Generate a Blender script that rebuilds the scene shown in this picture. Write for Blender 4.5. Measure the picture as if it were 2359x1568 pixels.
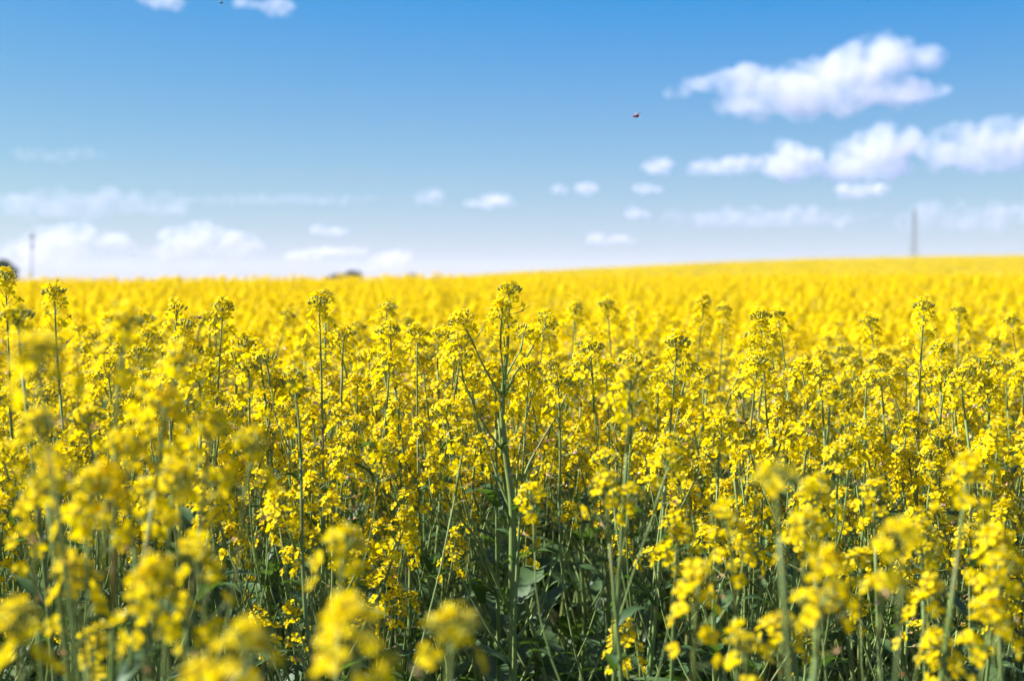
import bpy, bmesh, math, random
import numpy as np
from mathutils import Vector, Matrix, Quaternion, noise as mnoise

R = math.radians
sc = bpy.context.scene
for o in list(bpy.data.objects):
    bpy.data.objects.remove(o)
COL = sc.collection

# ------------------------------------------------------------------ camera
EYE = Vector((0.0, 0.0, 1.21))
PITCH = R(2.517)
cam = bpy.data.cameras.new('camera')
cam_o = bpy.data.objects.new('camera', cam)
COL.objects.link(cam_o)
sc.camera = cam_o
cam.lens = 50.0
cam.sensor_width = 36.0
cam_o.location = EYE
cam_o.rotation_euler = (R(90) - PITCH, 0, 0)
cam.clip_start = 0.05
cam.clip_end = 60000
cam.dof.use_dof = True
cam.dof.focus_distance = 2.15
cam.dof.aperture_fstop = 4.3
cam.dof.aperture_blades = 0

# ------------------------------------------------------------------ sky and sun
EXPOSURE = 1.36
SUN_EL, SUN_AZ = 42.0, -86.0          # azimuth clockwise from the view direction (+Y)
world = bpy.data.worlds.new('World')
sc.world = world
world.use_nodes = True
wn, wl = world.node_tree.nodes, world.node_tree.links
sky = wn.new('ShaderNodeTexSky')
sky.sky_type = 'NISHITA'
sky.sun_disc = False
sky.sun_elevation = R(SUN_EL)
sky.sun_rotation = R(SUN_AZ)
sky.altitude = 400
sky.air_density = 1.0
sky.dust_density = 0.2
sky.ozone_density = 6.0
sep = wn.new('ShaderNodeSeparateColor')
comb = wn.new('ShaderNodeCombineColor')
wl.new(sky.outputs[0], sep.inputs[0])
# the film's rendering of the sky: one response curve for each channel
for i, (gain, toe, power) in enumerate(((1.22, 0.165, 0.85), (1.13, 0.0, 1.12), (0.79, 0.0, 0.05))):
    m0 = wn.new('ShaderNodeMath'); m0.operation = 'MULTIPLY_ADD'; m0.inputs[1].default_value = 0.1; m0.inputs[2].default_value = -toe
    mx = wn.new('ShaderNodeMath'); mx.operation = 'MAXIMUM'; mx.inputs[1].default_value = 0.002
    m1 = wn.new('ShaderNodeMath'); m1.operation = 'POWER'; m1.inputs[1].default_value = power
    m2 = wn.new('ShaderNodeMath'); m2.operation = 'MULTIPLY'; m2.inputs[1].default_value = gain * 10 / 2 ** EXPOSURE
    m3 = wn.new('ShaderNodeMath'); m3.operation = 'MINIMUM'; m3.inputs[1].default_value = 10.0
    wl.new(sep.outputs[i], m0.inputs[0]); wl.new(m0.outputs[0], mx.inputs[0]); wl.new(mx.outputs[0], m1.inputs[0])
    wl.new(m1.outputs[0], m2.inputs[0]); wl.new(m2.outputs[0], m3.inputs[0])
    wl.new(m3.outputs[0], comb.inputs[i])
wl.new(comb.outputs[0], wn['Background'].inputs[0])
wn['Background'].inputs[1].default_value = 0.1

sun_l = bpy.data.lights.new('sun', 'SUN')
sun_l.energy = 4.6
sun_l.angle = R(0.53)
sun_l.color = (1.0, 0.95, 0.86)
sun_o = bpy.data.objects.new('sun', sun_l)
COL.objects.link(sun_o)
sun_dir = Vector((math.sin(R(SUN_AZ)) * math.cos(R(SUN_EL)), math.cos(R(SUN_AZ)) * math.cos(R(SUN_EL)), math.sin(R(SUN_EL))))
sun_o.rotation_euler = (-sun_dir).to_track_quat('-Z', 'Y').to_euler()
sun_o.location = (-20, 0, 30)

sc.view_settings.view_transform = 'Standard'
sc.view_settings.look = 'None'
sc.view_settings.exposure = EXPOSURE
sc.view_settings.gamma = 1.0
sc.render.engine = 'CYCLES'
sc.cycles.volume_bounces = 2
sc.cycles.max_bounces = 10
sc.cycles.transparent_max_bounces = 12
sc.cycles.diffuse_bounces = 6

# ------------------------------------------------------------------ helpers
PXW, PXH, FPX = 2359.0, 1568.0, 2359.0 * 50 / 36


def at(px, py, d):
    """point of the place seen at this spot of the 2359-wide photograph, d metres ahead"""
    u, v = (px - PXW / 2) / FPX, (PXH / 2 - py) / FPX
    c, s = math.cos(PITCH), math.sin(PITCH)
    fy, fz = c + v * s, -s + v * c
    return Vector((u / fy * d, d, EYE.z + fz / fy * d))


def sig(v):
    return 1.0 / (1.0 + np.exp(-np.clip(v, -50, 50)))


def ground_z(x, y):
    sp = lambda v, k: np.logaddexp(0, v / k) * k
    z = 0.062 * sig((y - 12) / 3.0)
    m = sig((-4 - x - 0.06 * y) / 4.0)
    z = z - 0.022 * m * (sp(y - 26, 4) - sp(y - 220, 20))
    z = z - 4.0 * sig((y - 330) / 40.) * (1 - m)
    return z + 2.6 * np.exp(-((y - 165) / 80) ** 2) * sig((x - 12) / 13.)


def gz(x, y):
    return float(ground_z(np.float64(x), np.float64(y)))


class MB:
    def __init__(s):
        s.v, s.f, s.m = [], [], []

    def add(s, verts, faces, mat=0, M=None):
        b = len(s.v)
        if M is not None:
            verts = [M @ Vector(p) for p in verts]
        s.v.extend([tuple(p) for p in verts])
        s.f.extend([tuple(i + b for i in f) for f in faces])
        s.m.extend([mat] * len(faces))

    def merge(s, o, M=None, remap=None):
        b = len(s.v)
        if M is None:
            s.v.extend(o.v)
        else:
            s.v.extend([tuple(M @ Vector(p)) for p in o.v])
        s.f.extend([tuple(i + b for i in f) for f in o.f])
        s.m.extend(o.m if remap is None else [remap[k] for k in o.m])

    def tube(s, pts, radii, n=6, mat=0, cap=True):
        pts = [Vector(p) for p in pts]
        b = len(s.v)
        nrm = None
        k = len(pts)
        for i, p in enumerate(pts):
            t = (pts[min(i + 1, k - 1)] - pts[max(i - 1, 0)]).normalized()
            if nrm is None:
                nrm = t.orthogonal().normalized()
            else:
                nrm = (nrm - t * nrm.dot(t))
                nrm = nrm.normalized() if nrm.length > 1e-9 else t.orthogonal().normalized()
            bi = t.cross(nrm)
            for j in range(n):
                a = 2 * math.pi * j / n
                s.v.append(tuple(p + (nrm * math.cos(a) + bi * math.sin(a)) * radii[i]))
        for i in range(k - 1):
            for j in range(n):
                s.f.append((b + i * n + j, b + i * n + (j + 1) % n, b + (i + 1) * n + (j + 1) % n, b + (i + 1) * n + j))
                s.m.append(mat)
        if cap:
            s.f.append(tuple(b + (k - 1) * n + j for j in range(n))); s.m.append(mat)
            s.f.append(tuple(b + n - 1 - j for j in range(n))); s.m.append(mat)

    def box(s, c, e, mat=0, M=None):
        x, y, z = e[0] / 2, e[1] / 2, e[2] / 2
        vs = [Vector(c) + Vector((sx * x, sy * y, sz * z)) for sz in (-1, 1) for sy in (-1, 1) for sx in (-1, 1)]
        s.add(vs, [(0, 2, 3, 1), (4, 5, 7, 6), (0, 1, 5, 4), (2, 6, 7, 3), (0, 4, 6, 2), (1, 3, 7, 5)], mat, M)

    def mesh(s, name, mats, smooth=True):
        me = bpy.data.meshes.new(name)
        me.from_pydata(s.v, [], s.f)
        for m in mats:
            me.materials.append(m)
        if len(mats) > 1:
            me.polygons.foreach_set('material_index', s.m)
        if smooth:
            me.polygons.foreach_set('use_smooth', [True] * len(me.polygons))
        me.update()
        return me


def obj(name, mesh, parent=None, M=None):
    o = bpy.data.objects.new(name, mesh)
    COL.objects.link(o)
    if parent is not None:
        o.parent = parent
    if M is not None:
        o.matrix_basis = M
    return o


def tag(o, label=None, cat=None, group=None, kind=None):
    if label: o['label'] = label
    if cat: o['category'] = cat
    if group: o['group'] = group
    if kind: o['kind'] = kind
    return o


def frame(origin, zdir, spin=0.0, scale=1.0):
    q = Vector((0, 0, 1)).rotation_difference(Vector(zdir).normalized())
    return Matrix.Translation(origin) @ q.to_matrix().to_4x4() @ Matrix.Rotation(spin, 4, 'Z') @ Matrix.Diagonal((scale, scale, scale, 1))


# ------------------------------------------------------------------ materials
def new_mat(name):
    m = bpy.data.materials.new(name)
    m.use_nodes = True
    nt = m.node_tree
    nt.nodes.clear()
    out = nt.nodes.new('ShaderNodeOutputMaterial')
    return m, nt, out


def ramp(nt, fac, stops):
    r = nt.nodes.new('ShaderNodeValToRGB')
    el = r.color_ramp.elements
    while len(el) < len(stops):
        el.new(0.5)
    for e, (p, c) in zip(el, stops):
        e.position = p
        e.color = (*c, 1)
    nt.links.new(fac, r.inputs[0])
    return r.outputs[0]


def noise_tex(nt, scale, coord='Object', detail=3.0, rough=0.55):
    tc = nt.nodes.new('ShaderNodeTexCoord')
    n = nt.nodes.new('ShaderNodeTexNoise')
    n.inputs['Scale'].default_value = scale
    n.inputs['Detail'].default_value = detail
    n.inputs['Roughness'].default_value = rough
    nt.links.new(tc.outputs[coord], n.inputs['Vector'])
    return n.outputs['Fac']


def island_random(nt):
    g = nt.nodes.new('ShaderNodeNewGeometry')
    return g.outputs['Random Per Island']


def thin_mat(name, stops, trans_stops, trans=0.4, gloss=0.0, rough=0.4, noise=None):
    """thin living tissue: light reflected from the lit face and passed through to the other"""
    m, nt, out = new_mat(name)
    fac = island_random(nt) if noise is None else noise_tex(nt, noise)
    c1 = ramp(nt, fac, stops)
    c2 = ramp(nt, fac, trans_stops)
    d = nt.nodes.new('ShaderNodeBsdfDiffuse')
    t = nt.nodes.new('ShaderNodeBsdfTranslucent')
    nt.links.new(c1, d.inputs[0]); nt.links.new(c2, t.inputs[0])
    mx = nt.nodes.new('ShaderNodeMixShader')
    mx.inputs[0].default_value = trans
    nt.links.new(d.outputs[0], mx.inputs[1]); nt.links.new(t.outputs[0], mx.inputs[2])
    res = mx.outputs[0]
    if gloss > 0:
        g = nt.nodes.new('ShaderNodeBsdfGlossy')
        g.inputs['Roughness'].default_value = rough
        g.inputs[0].default_value = (0.9, 0.95, 1.0, 1)
        m2 = nt.nodes.new('ShaderNodeMixShader')
        m2.inputs[0].default_value = gloss
        nt.links.new(res, m2.inputs[1]); nt.links.new(g.outputs[0], m2.inputs[2])
        res = m2.outputs[0]
    nt.links.new(res, out.inputs[0])
    return m


def solid_mat(name, stops, rough=0.6, noise=None, spec=0.3, bump=0.0, coord='Object', metallic=0.0):
    m, nt, out = new_mat(name)
    p = nt.nodes.new('ShaderNodeBsdfPrincipled')
    fac = island_random(nt) if noise is None else noise_tex(nt, noise, coord)
    nt.links.new(ramp(nt, fac, stops), p.inputs['Base Color'])
    p.inputs['Roughness'].default_value = rough
    p.inputs['Specular IOR Level'].default_value = spec
    p.inputs['Metallic'].default_value = metallic
    if bump and noise is not None:
        b = nt.nodes.new('ShaderNodeBump')
        b.inputs['Strength'].default_value = bump
        nt.links.new(fac, b.inputs['Height'])
        nt.links.new(b.outputs[0], p.inputs['Normal'])
    nt.links.new(p.outputs[0], out.inputs[0])
    return m


M_PETAL = thin_mat('petal_yellow', [(0.0, (0.92, 0.645, 0.0005)), (0.6, (0.94, 0.705, 0.001)), (1.0, (0.95, 0.77, 0.005))],
                   [(0.0, (0.93, 0.68, 0.0005)), (1.0, (0.95, 0.78, 0.001))], trans=0.48, gloss=0.004, rough=0.5)
M_STAMEN = solid_mat('stamen', [(0.0, (0.55, 0.50, 0.05)), (1.0, (0.70, 0.60, 0.06))], 0.7)
M_BUD = solid_mat('bud_green', [(0.0, (0.19, 0.25, 0.05)), (0.55, (0.30, 0.33, 0.07)), (1.0, (0.55, 0.47, 0.04))], 0.5)
M_STEM = solid_mat('stem_green', [(0.30, (0.13, 0.21, 0.05)), (0.52, (0.19, 0.265, 0.08)), (0.66, (0.17, 0.19, 0.055)), (0.80, (0.19, 0.105, 0.04))], 0.55, noise=9.0, spec=0.25)
M_TWIG = solid_mat('flower_stalk_green', [(0.30, (0.16, 0.23, 0.06)), (0.55, (0.22, 0.27, 0.08)), (0.75, (0.25, 0.14, 0.05))], 0.55, noise=14.0)
M_LEAF = thin_mat('leaf_glaucous', [(0.3, (0.038, 0.092, 0.022)), (0.7, (0.095, 0.155, 0.06))],
                  [(0.3, (0.12, 0.26, 0.02)), (0.7, (0.18, 0.34, 0.04))], trans=0.28, gloss=0.035, rough=0.5, noise=12.0)
M_WITHER = thin_mat('petal_withered', [(0.0, (0.78, 0.42, 0.16)), (0.6, (0.82, 0.55, 0.33)), (1.0, (0.80, 0.62, 0.45))],
                    [(0.0, (0.7, 0.35, 0.1)), (1.0, (0.75, 0.5, 0.25))], trans=0.3)
M_SOIL = solid_mat('soil', [(0.3, (0.055, 0.042, 0.028)), (0.55, (0.10, 0.078, 0.05)), (0.75, (0.07, 0.085, 0.035))], 0.95, noise=3.0, spec=0.1, bump=0.6)
HEADMATS = [M_TWIG, M_BUD, M_PETAL, M_STAMEN, M_WITHER]

rng = random.Random(7)

# ------------------------------------------------------------------ ground
def grid_mesh(xs, ys, zfun, name, mat):
    X, Y = np.meshgrid(xs, ys)
    Zv = zfun(X, Y)
    v = np.stack([X, Y, Zv], -1).reshape(-1, 3)
    nx, ny = len(xs), len(ys)
    i = np.arange((nx - 1) * (ny - 1))
    r, c = i // (nx - 1), i % (nx - 1)
    a = r * nx + c
    f = np.stack([a, a + 1, a + nx + 1, a + nx], -1)
    me = bpy.data.meshes.new(name)
    me.from_pydata(v.tolist(), [], f.tolist())
    me.polygons.foreach_set('use_smooth', [True] * len(f))
    me.materials.append(mat)
    me.update()
    return me


xs = np.concatenate([-np.geomspace(2500, 6, 60), np.linspace(-5.5, 5.5, 70), np.geomspace(6, 2500, 60)])
ys = np.concatenate([[-400, -150, -50, -20, -8, -3], np.linspace(-1, 10, 70), np.geomspace(10.4, 4000, 130)])


def soil_z(X, Y):
    rough = 0.012 * np.sin(X * 31 + np.sin(Y * 17) * 2) * np.sin(Y * 27 + np.sin(X * 13) * 2)
    return ground_z(X, Y) + rough * (Y < 12) * (np.abs(X) < 6)


ground = obj('ground', grid_mesh(xs, ys, soil_z, 'ground', M_SOIL))
tag(ground, 'dark soil under the crop, rising to a low hill on the right', None, None, 'structure')

# ------------------------------------------------------------------ flower, bud and leaf shapes
def petal_shape(mb, az, rg, L=0.0082, W=0.0068, cup=0.35, low=False, mat=0):
    """one rounded petal on a narrow claw, curved outwards"""
    M = Matrix.Rotation(az, 4, 'Z') @ Matrix.Rotation(rg.uniform(-0.25, 0.25), 4, 'X')
    L *= rg.uniform(0.88, 1.12); W *= rg.uniform(0.85, 1.12)
    droop = rg.uniform(-0.5, 0.35)
    if low:
        vs = [(0.0012, -0.0006, 0), (L * .6, -W * .52, L * .20), (L, 0, L * .1 * droop), (L * .6, W * .52, L * .20)]
        mb.add(vs, [(0, 1, 2, 3)], mat, M)
        return
    rows = [(0.10, 0.10, 0.0), (0.42, 0.40, 0.22), (0.74, 0.54, 0.24), (0.97, 0.30, 0.24 + 0.28 * droop)]
    vs = []
    for t, w, z in rows:
        mid = t + (0.05 if t > 0.9 else 0.0)
        ruf = rg.uniform(-0.05, 0.05)
        vs += [(L * t, -W * w, L * (z * cup * 2 + ruf + 0.06 * w)), (L * mid, 0, L * (z * cup * 2 - 0.03)), (L * t, W * w, L * (z * cup * 2 - ruf + 0.06 * w))]
    fs = []
    for r in range(3):
        for c in range(2):
            a = r * 3 + c
            fs.append((a, a + 1, a + 4, a + 3))
    mb.add(vs, fs, mat, M)


def flower_mb(seed, low=False, pm=0, sm=1):
    rg = random.Random(seed)
    mb = MB()
    base = rg.uniform(0, 1.5)
    for k in range(4):
        petal_shape(mb, base + k * math.pi / 2 + rg.uniform(-0.18, 0.18), rg, cup=rg.uniform(0.1, 0.75), low=low, mat=pm)
    if not low:
        for k in range(5):
            a = k * 1.2566 + 0.3
            p = Vector((math.cos(a) * 0.0017, math.sin(a) * 0.0017, 0.0052))
            w = 0.00055
            mb.add([p + Vector((w, 0, -.0008)), p + Vector((-w, w, -.0008)), p + Vector((-w, -w, -.0008)), p + Vector((0, 0, .0012)), Vector((0, 0, 0))],
                   [(0, 1, 3), (1, 2, 3), (2, 0, 3), (0, 4, 1), (1, 4, 2), (2, 4, 0)], sm)
    return mb


def bud_shape(mb, M, L, r, n=5, mat=0):
    vs, fs = [(0, 0, 0)], []
    for t, w in ((0.25, 0.85), (0.62, 1.0), (0.9, 0.55)):
        for j in range(n):
            a = 2 * math.pi * j / n
            vs.append((math.cos(a) * r * w, math.sin(a) * r * w, L * t))
    vs.append((0, 0, L))
    for j in range(n):
        k = (j + 1) % n
        fs.append((0, 1 + k, 1 + j))
        for r0 in range(2):
            fs.append((1 + r0 * n + j, 1 + r0 * n + k, 1 + (r0 + 1) * n + k, 1 + (r0 + 1) * n + j))
        fs.append((1 + 2 * n + j, 1 + 2 * n + k, 1 + 3 * n))
    mb.add(vs, fs, mat, M)


FLOWERS_HI = [flower_mb(100 + i, False, 0, 1) for i in range(8)]
FLOWER_MESH = [m.mesh('flower', [M_PETAL, M_STAMEN]) for m in FLOWERS_HI]
FLOWERS_LO = [flower_mb(140 + i, True, 0, 1) for i in range(6)]


class Head:
    """a raceme: axis with stalks, a dome of buds on top, open flowers, withered ones below"""

    def __init__(s, seed, L, nfl, nwith, nbud, spread=1.0, low=False, pitch=0.0018):
        rg = random.Random(seed)
        s.L = L
        stalk, buds, withered = MB(), MB(), MB()
        s.flowers = []
        bend = Vector((rg.uniform(-1, 1), rg.uniform(-1, 1), 0)) * L * 0.08
        axis = lambda t: Vector((0, 0, L * t)) + bend * (t * t)
        stalk.tube([axis(t) for t in (0, .35, .7, 1)], [0.0019, 0.0017, 0.0014, 0.0009], 3 if low else 5)
        top = axis(1)
        # buds
        nb = nbud if not low else max(5, nbud // 4)
        RB = 0.0135 * (nbud / 24) ** 0.5
        for i in range(nb):
            f = (i + 0.5) / nb
            r = RB * math.sqrt(f)
            a = i * 2.39996 + rg.uniform(-.2, .2)
            h = 0.010 * (1 - f * 0.9) + rg.uniform(-.0012, .0012)
            p = top + Vector((math.cos(a) * r, math.sin(a) * r, h - 0.004))
            d = Vector((math.cos(a) * f * 0.9, math.sin(a) * f * 0.9, 1 - 0.25 * f))
            bl = (0.0050 + 0.0030 * f) * rg.uniform(.85, 1.15) * (1.15 if low else 1)
            bud_shape(buds, frame(p, d), bl, bl * 0.24 * (1.3 if low else 1), 4 if not low else 3)
            if not low and f > 0.3:
                stalk.tube([top - Vector((0, 0, 0.010 * f)), p], [0.0004, 0.0004], 3, cap=False)
        # open flowers
        z = L - 0.004
        for i in range(nfl):
            f = i / max(1, nfl - 1)
            a = i * 2.39996 + rg.uniform(-.4, .4)
            pl = (0.0125 + 0.0085 * f) * rg.uniform(.85, 1.2) * spread
            tilt = 0.35 + 1.05 * f + rg.uniform(-.15, .15)
            d = Vector((math.cos(a) * math.sin(tilt), math.sin(a) * math.sin(tilt), math.cos(tilt)))
            p0 = axis(max(0.02, z / L))
            mid = p0 + d * pl * 0.55 + Vector((0, 0, -0.001))
            p1 = p0 + d * pl + Vector((0, 0, 0.003))
            if not low:
                stalk.tube([p0, mid, p1], [0.0006, 0.0005, 0.0006], 3, cap=False)
            fd = (d * rg.uniform(.7, 1.1) + Vector((rg.uniform(-.35, .35), rg.uniform(-.35, .35), rg.uniform(-0.25, .5))))
            s.flowers.append((rg.randrange(6 if low else 8), frame(p1, fd, rg.uniform(0, 6), rg.uniform(.88, 1.18) * (1.28 if low else 1))))
            z -= pitch * (0.55 + 0.9 * f) * rg.uniform(.7, 1.3)
        # withered flowers and young pods
        for i in range(nwith if not low else nwith // 3):
            z -= 0.009 * rg.uniform(.6, 1.4)
            if z < 0.004:
                break
            a = i * 2.39996 + rg.uniform(-.5, .5)
            d = Vector((math.cos(a), math.sin(a), rg.uniform(.15, .45))).normalized()
            p0 = axis(z / L)
            p1 = p0 + d * rg.uniform(.013, .020)
            d2 = (d + Vector((0, 0, rg.uniform(.2, .8)))).normalized()
            p2 = p1 + d2 * rg.uniform(.005, .022)
            stalk.tube([p0, p1, p2], [0.0006, 0.0007, 0.0004], 3)
            if rg.random() < 0.7:
                w = rg.uniform(.002, .0034)
                sd = d2.orthogonal().normalized()
                q = p1 + d2 * 0.006
                withered.add([p1, q + sd * w, p1 + d2 * .010 - Vector((0, 0, .002)), q - sd * w, q + sd.cross(d2) * w],
                             [(0, 1, 2), (0, 2, 3), (0, 4, 2), (0, 1, 4)])
        s.stalk, s.buds, s.withered = stalk, buds, withered
        # joined shape
        j = MB()
        j.merge(stalk, None, [0]); j.merge(buds, None, [1])
        src = FLOWERS_LO if low else FLOWERS_HI
        for k, M in s.flowers:
            j.merge(src[k], M, [2, 3])
        j.merge(withered, None, [4])
        s.joined = j
        if not low:
            s.me_join = j.mesh('flower_head', HEADMATS)
            s.me_stalk = stalk.mesh('flower_stalk', [M_TWIG])
            s.me_buds = buds.mesh('bud_cluster', [M_BUD])
            s.me_with = withered.mesh('withered_petals', [M_WITHER], False) if withered.f else None


HEADS, HEADS_LO = [], []
head_defs = [('full', 0.065, 13, 3, 20, 1.0, .0030), ('full', 0.080, 16, 4, 22, 1.1, .0034), ('full', 0.060, 11, 2, 18, 1.0, .0030), ('full', 0.095, 15, 5, 16, 1.1, .0048), ('full', 0.070, 17, 2, 14, 1.15, .0026),
             ('tall', 0.15, 19, 9, 24, 1.15, .0032), ('tall', 0.18, 22, 11, 26, 1.2, .0040), ('tall', 0.17, 15, 13, 22, 1.1, .0026),
             ('bud', 0.048, 10, 1, 30, 0.9, .0022), ('bud', 0.042, 6, 0, 26, 0.9, .0024), ('bud', 0.055, 14, 2, 32, 0.95, .0020),
             ('mast', 0.24, 46, 12, 24, 1.35, .0038)]
for i, (kd, L, a, b, c, sp_, pt_) in enumerate(head_defs):
    h = Head(300 + i, L, a, b, c, sp_, False, pt_)
    h.kind = kd
    HEADS.append(h)
    h2 = Head(300 + i, L, a, b, c, sp_ * 1.05, True, pt_)
    h2.kind = kd
    HEADS_LO.append(h2)
BYKIND = {k: [i for i, h in enumerate(HEADS) if h.kind == k] for k in ('full', 'tall', 'bud', 'mast')}


def leaf_mb(seed, L, W, lobed=False, low=False):
    rg = random.Random(seed)
    mb = MB()
    n = 4 if low else 8
    curl = rg.uniform(0.3, 1.3)
    twist = rg.uniform(-.6, .6)
    vs, fs = [], []
    for i in range(n + 1):
        t = i / n
        w = W * (math.sin(math.pi * min(1, t * 0.92 + 0.08)) ** 0.8) * (1 - 0.25 * t)
        if t < 0.15:
            w = max(w, W * .5) if not lobed else W * 0.16
        if i == n:
            w = 0.0008
        if lobed and 0.15 <= t < 0.9:
            w *= 0.72 + 0.4 * (i % 2)
        ang = 0.9 - curl * t * 1.3
        if i == 0:
            c = Vector((0, 0, 0))
        else:
            c = c + Vector((math.cos(ang), 0, math.sin(ang))) * (L / n)
        tw = twist * t
        wav = rg.uniform(-.10, .10) * W
        sd = Vector((0, math.cos(tw), math.sin(tw)))
        up = Vector((-math.sin(ang), 0, math.cos(ang)))
        vs += [c - sd * w + up * (w * .35 + wav), c, c + sd * w + up * (w * .35 - wav)]
    for i in range(n):
        for k in range(2):
            a = i * 3 + k
            fs.append((a, a + 1, a + 4, a + 3))
    mb.add(vs, fs)
    return mb


LEAF_UP = [leaf_mb(500 + i, 0.055 + 0.012 * i, 0.0085 + 0.0012 * i) for i in range(5)]
LEAF_LOW = [leaf_mb(520 + i, 0.13 + 0.03 * i, 0.028 + 0.006 * i, True) for i in range(4)]
LEAF_MESH = [m.mesh('leaf', [M_LEAF]) for m in LEAF_UP + LEAF_LOW]
LEAVES = LEAF_UP + LEAF_LOW


# ------------------------------------------------------------------ whole plants
def bez(a, b, c, n):
    return [a * (1 - t) ** 2 + b * 2 * t * (1 - t) + c * t * t for t in [i / n for i in range(n + 1)]]


def catmull(pts, n=4):
    pts = [Vector(p) for p in pts]
    out = []
    P = [pts[0] * 2 - pts[1]] + pts + [pts[-1] * 2 - pts[-2]]
    for i in range(1, len(P) - 2):
        for k in range(n):
            t = k / n
            a, b, c, d = P[i - 1], P[i], P[i + 1], P[i + 2]
            out.append(0.5 * ((2 * b) + (c - a) * t + (2 * a - 5 * b + 4 * c - d) * t * t + (3 * b - a - 3 * c + d) * t ** 3))
    out.append(pts[-1])
    return out


class Spec:
    def __init__(s):
        s.stem = None
        s.branches, s.leaves, s.heads = [], [], []


def end_head(spec, path, kind_pool, rg, upright=0.5, scale=1.0):
    d = (path[-1] - path[-2]).normalized()
    d = (d * (1 - upright) + Vector((0, 0, 1)) * upright + Vector((rg.uniform(-.15, .15), rg.uniform(-.15, .15), 0))).normalized()
    k = rg.choice(kind_pool)
    spec.heads.append((k, frame(path[-1] - d * 0.002, d, rg.uniform(0, 6.28), scale)))


def make_spec(seed, H=1.03, nb=5, top='full', lean=0.05, r0=0.0062, reach=1.0, nlow=3, hscale=1.0, drop=(0.0, 0.20)):
    rg = random.Random(seed)
    s = Spec()
    tk = rg.choice(BYKIND[top])
    Lh = HEADS[tk].L * hscale
    a = rg.uniform(0, 6.28)
    off = Vector((math.cos(a), math.sin(a), 0)) * rg.uniform(0.3, 1) * lean
    wob = [Vector((rg.uniform(-1, 1), rg.uniform(-1, 1), 0)) * 0.016 for _ in range(6)]
    ctrl = [Vector((0, 0, -0.03))] + [off * (t ** 1.5) + Vector((0, 0, (H - Lh) * t)) + wob[i] * (1 if t < 1 else 0) for i, t in enumerate((0.2, 0.4, 0.6, 0.8, 1.0))]
    path = catmull(ctrl, 3)
    n = len(path)
    rad = [r0 * (1 - 0.66 * (i / (n - 1)) ** 1.2) for i in range(n)]
    s.stem = (path, rad)
    d = (path[-1] - path[-2]).normalized()
    s.heads.append((tk, frame(path[-1] - d * .002, d, rg.uniform(0, 6), hscale)))
    s.top_off = path[-1] + d * Lh
    az = rg.uniform(0, 6.28)
    for b in range(nb):
        t = 0.42 + 0.50 * (b + rg.uniform(0, .7)) / nb
        i = min(n - 2, int(t * (n - 1)))
        p0 = path[i].lerp(path[i + 1], t * (n - 1) - i)
        az += 2.4 + rg.uniform(-.5, .5)
        ze = H - drop[0] - (drop[1] - drop[0]) * rg.random() ** 1.4
        pool = BYKIND['full'] * 3 + BYKIND['bud'] * 2 + BYKIND['tall'][:1]
        hk = rg.choice(pool)
        hL = HEADS[hk].L * hscale
        ze = max(ze - hL, p0.z + 0.06)
        out = Vector((math.cos(az), math.sin(az), 0)) * (0.30 + 0.12 * rg.random()) * (ze - p0.z + 0.04) * reach * rg.uniform(.7, 1.25)
        p2 = Vector((p0.x, p0.y, 0)) + out + Vector((0, 0, ze))
        p1 = p0 + out * rg.uniform(.55, 1.0) + Vector((rg.uniform(-.02, .02), rg.uniform(-.02, .02), (ze - p0.z) * rg.uniform(.3, .6)))
        bp = bez(p0, p1, p2, 6)
        rb = rad[i] * rg.uniform(.42, .60)
        s.branches.append((bp, [rb * (1 - 0.55 * k / 6) for k in range(7)]))
        dd = (bp[-1] - bp[-2]).normalized() * .75 + Vector((0, 0, .25))
        s.heads.append((hk, frame(bp[-1] - dd * .002, dd, rg.uniform(0, 6), hscale)))
        # bract at the fork
        s.leaves.append((rg.randrange(5), frame(p0 + out.normalized() * rad[i], Vector((0, 0, 1)), az + rg.uniform(-.3, .3), rg.uniform(.8, 1.3))))
        if rg.random() < 0.6:
            q = bp[rg.choice((2, 3))]
            s.leaves.append((rg.randrange(3), frame(q, Vector((0, 0, 1)), az + rg.uniform(-1, 1), rg.uniform(.5, .9))))
    for k in range(nlow):
        t = rg.uniform(.12, .55)
        i = int(t * (n - 1))
        s.leaves.append((5 + rg.randrange(4), frame(path[i], Vector((0, 0, 1)), rg.uniform(0, 6.28), rg.uniform(.6, 1.0))))
    return s


def bake_spec(s):
    """mesh data of stem and branches, shared by every copy"""
    mb = MB(); mb.tube(s.stem[0], s.stem[1], 7)
    s.me_stem = mb.mesh('stem', [M_STEM])
    s.me_br = []
    for p, r in s.branches:
        mb = MB(); mb.tube(p, r, 5)
        s.me_br.append(mb.mesh('branch', [M_STEM]))
    return s


def join_spec(s, name, low=True, leaves=True):
    mb = MB()
    p, r = s.stem
    mb.tube(p[::3] + ([p[-1]] if (len(p) - 1) % 3 else []), (r[::3] + ([r[-1]] if (len(p) - 1) % 3 else [])), 4, 5, False)
    for bp, br in s.branches:
        mb.tube(bp[::3], br[::3], 3, 5, False)
    for k, M in s.heads:
        mb.merge((HEADS_LO if low else HEADS)[k].joined, M)
    if leaves:
        for k, M in s.leaves:
            mb.merge(LEAVES[k], M, [6])
    return mb.mesh(name, HEADMATS + [M_STEM, M_LEAF])


N_PLANTS = [0]


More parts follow.
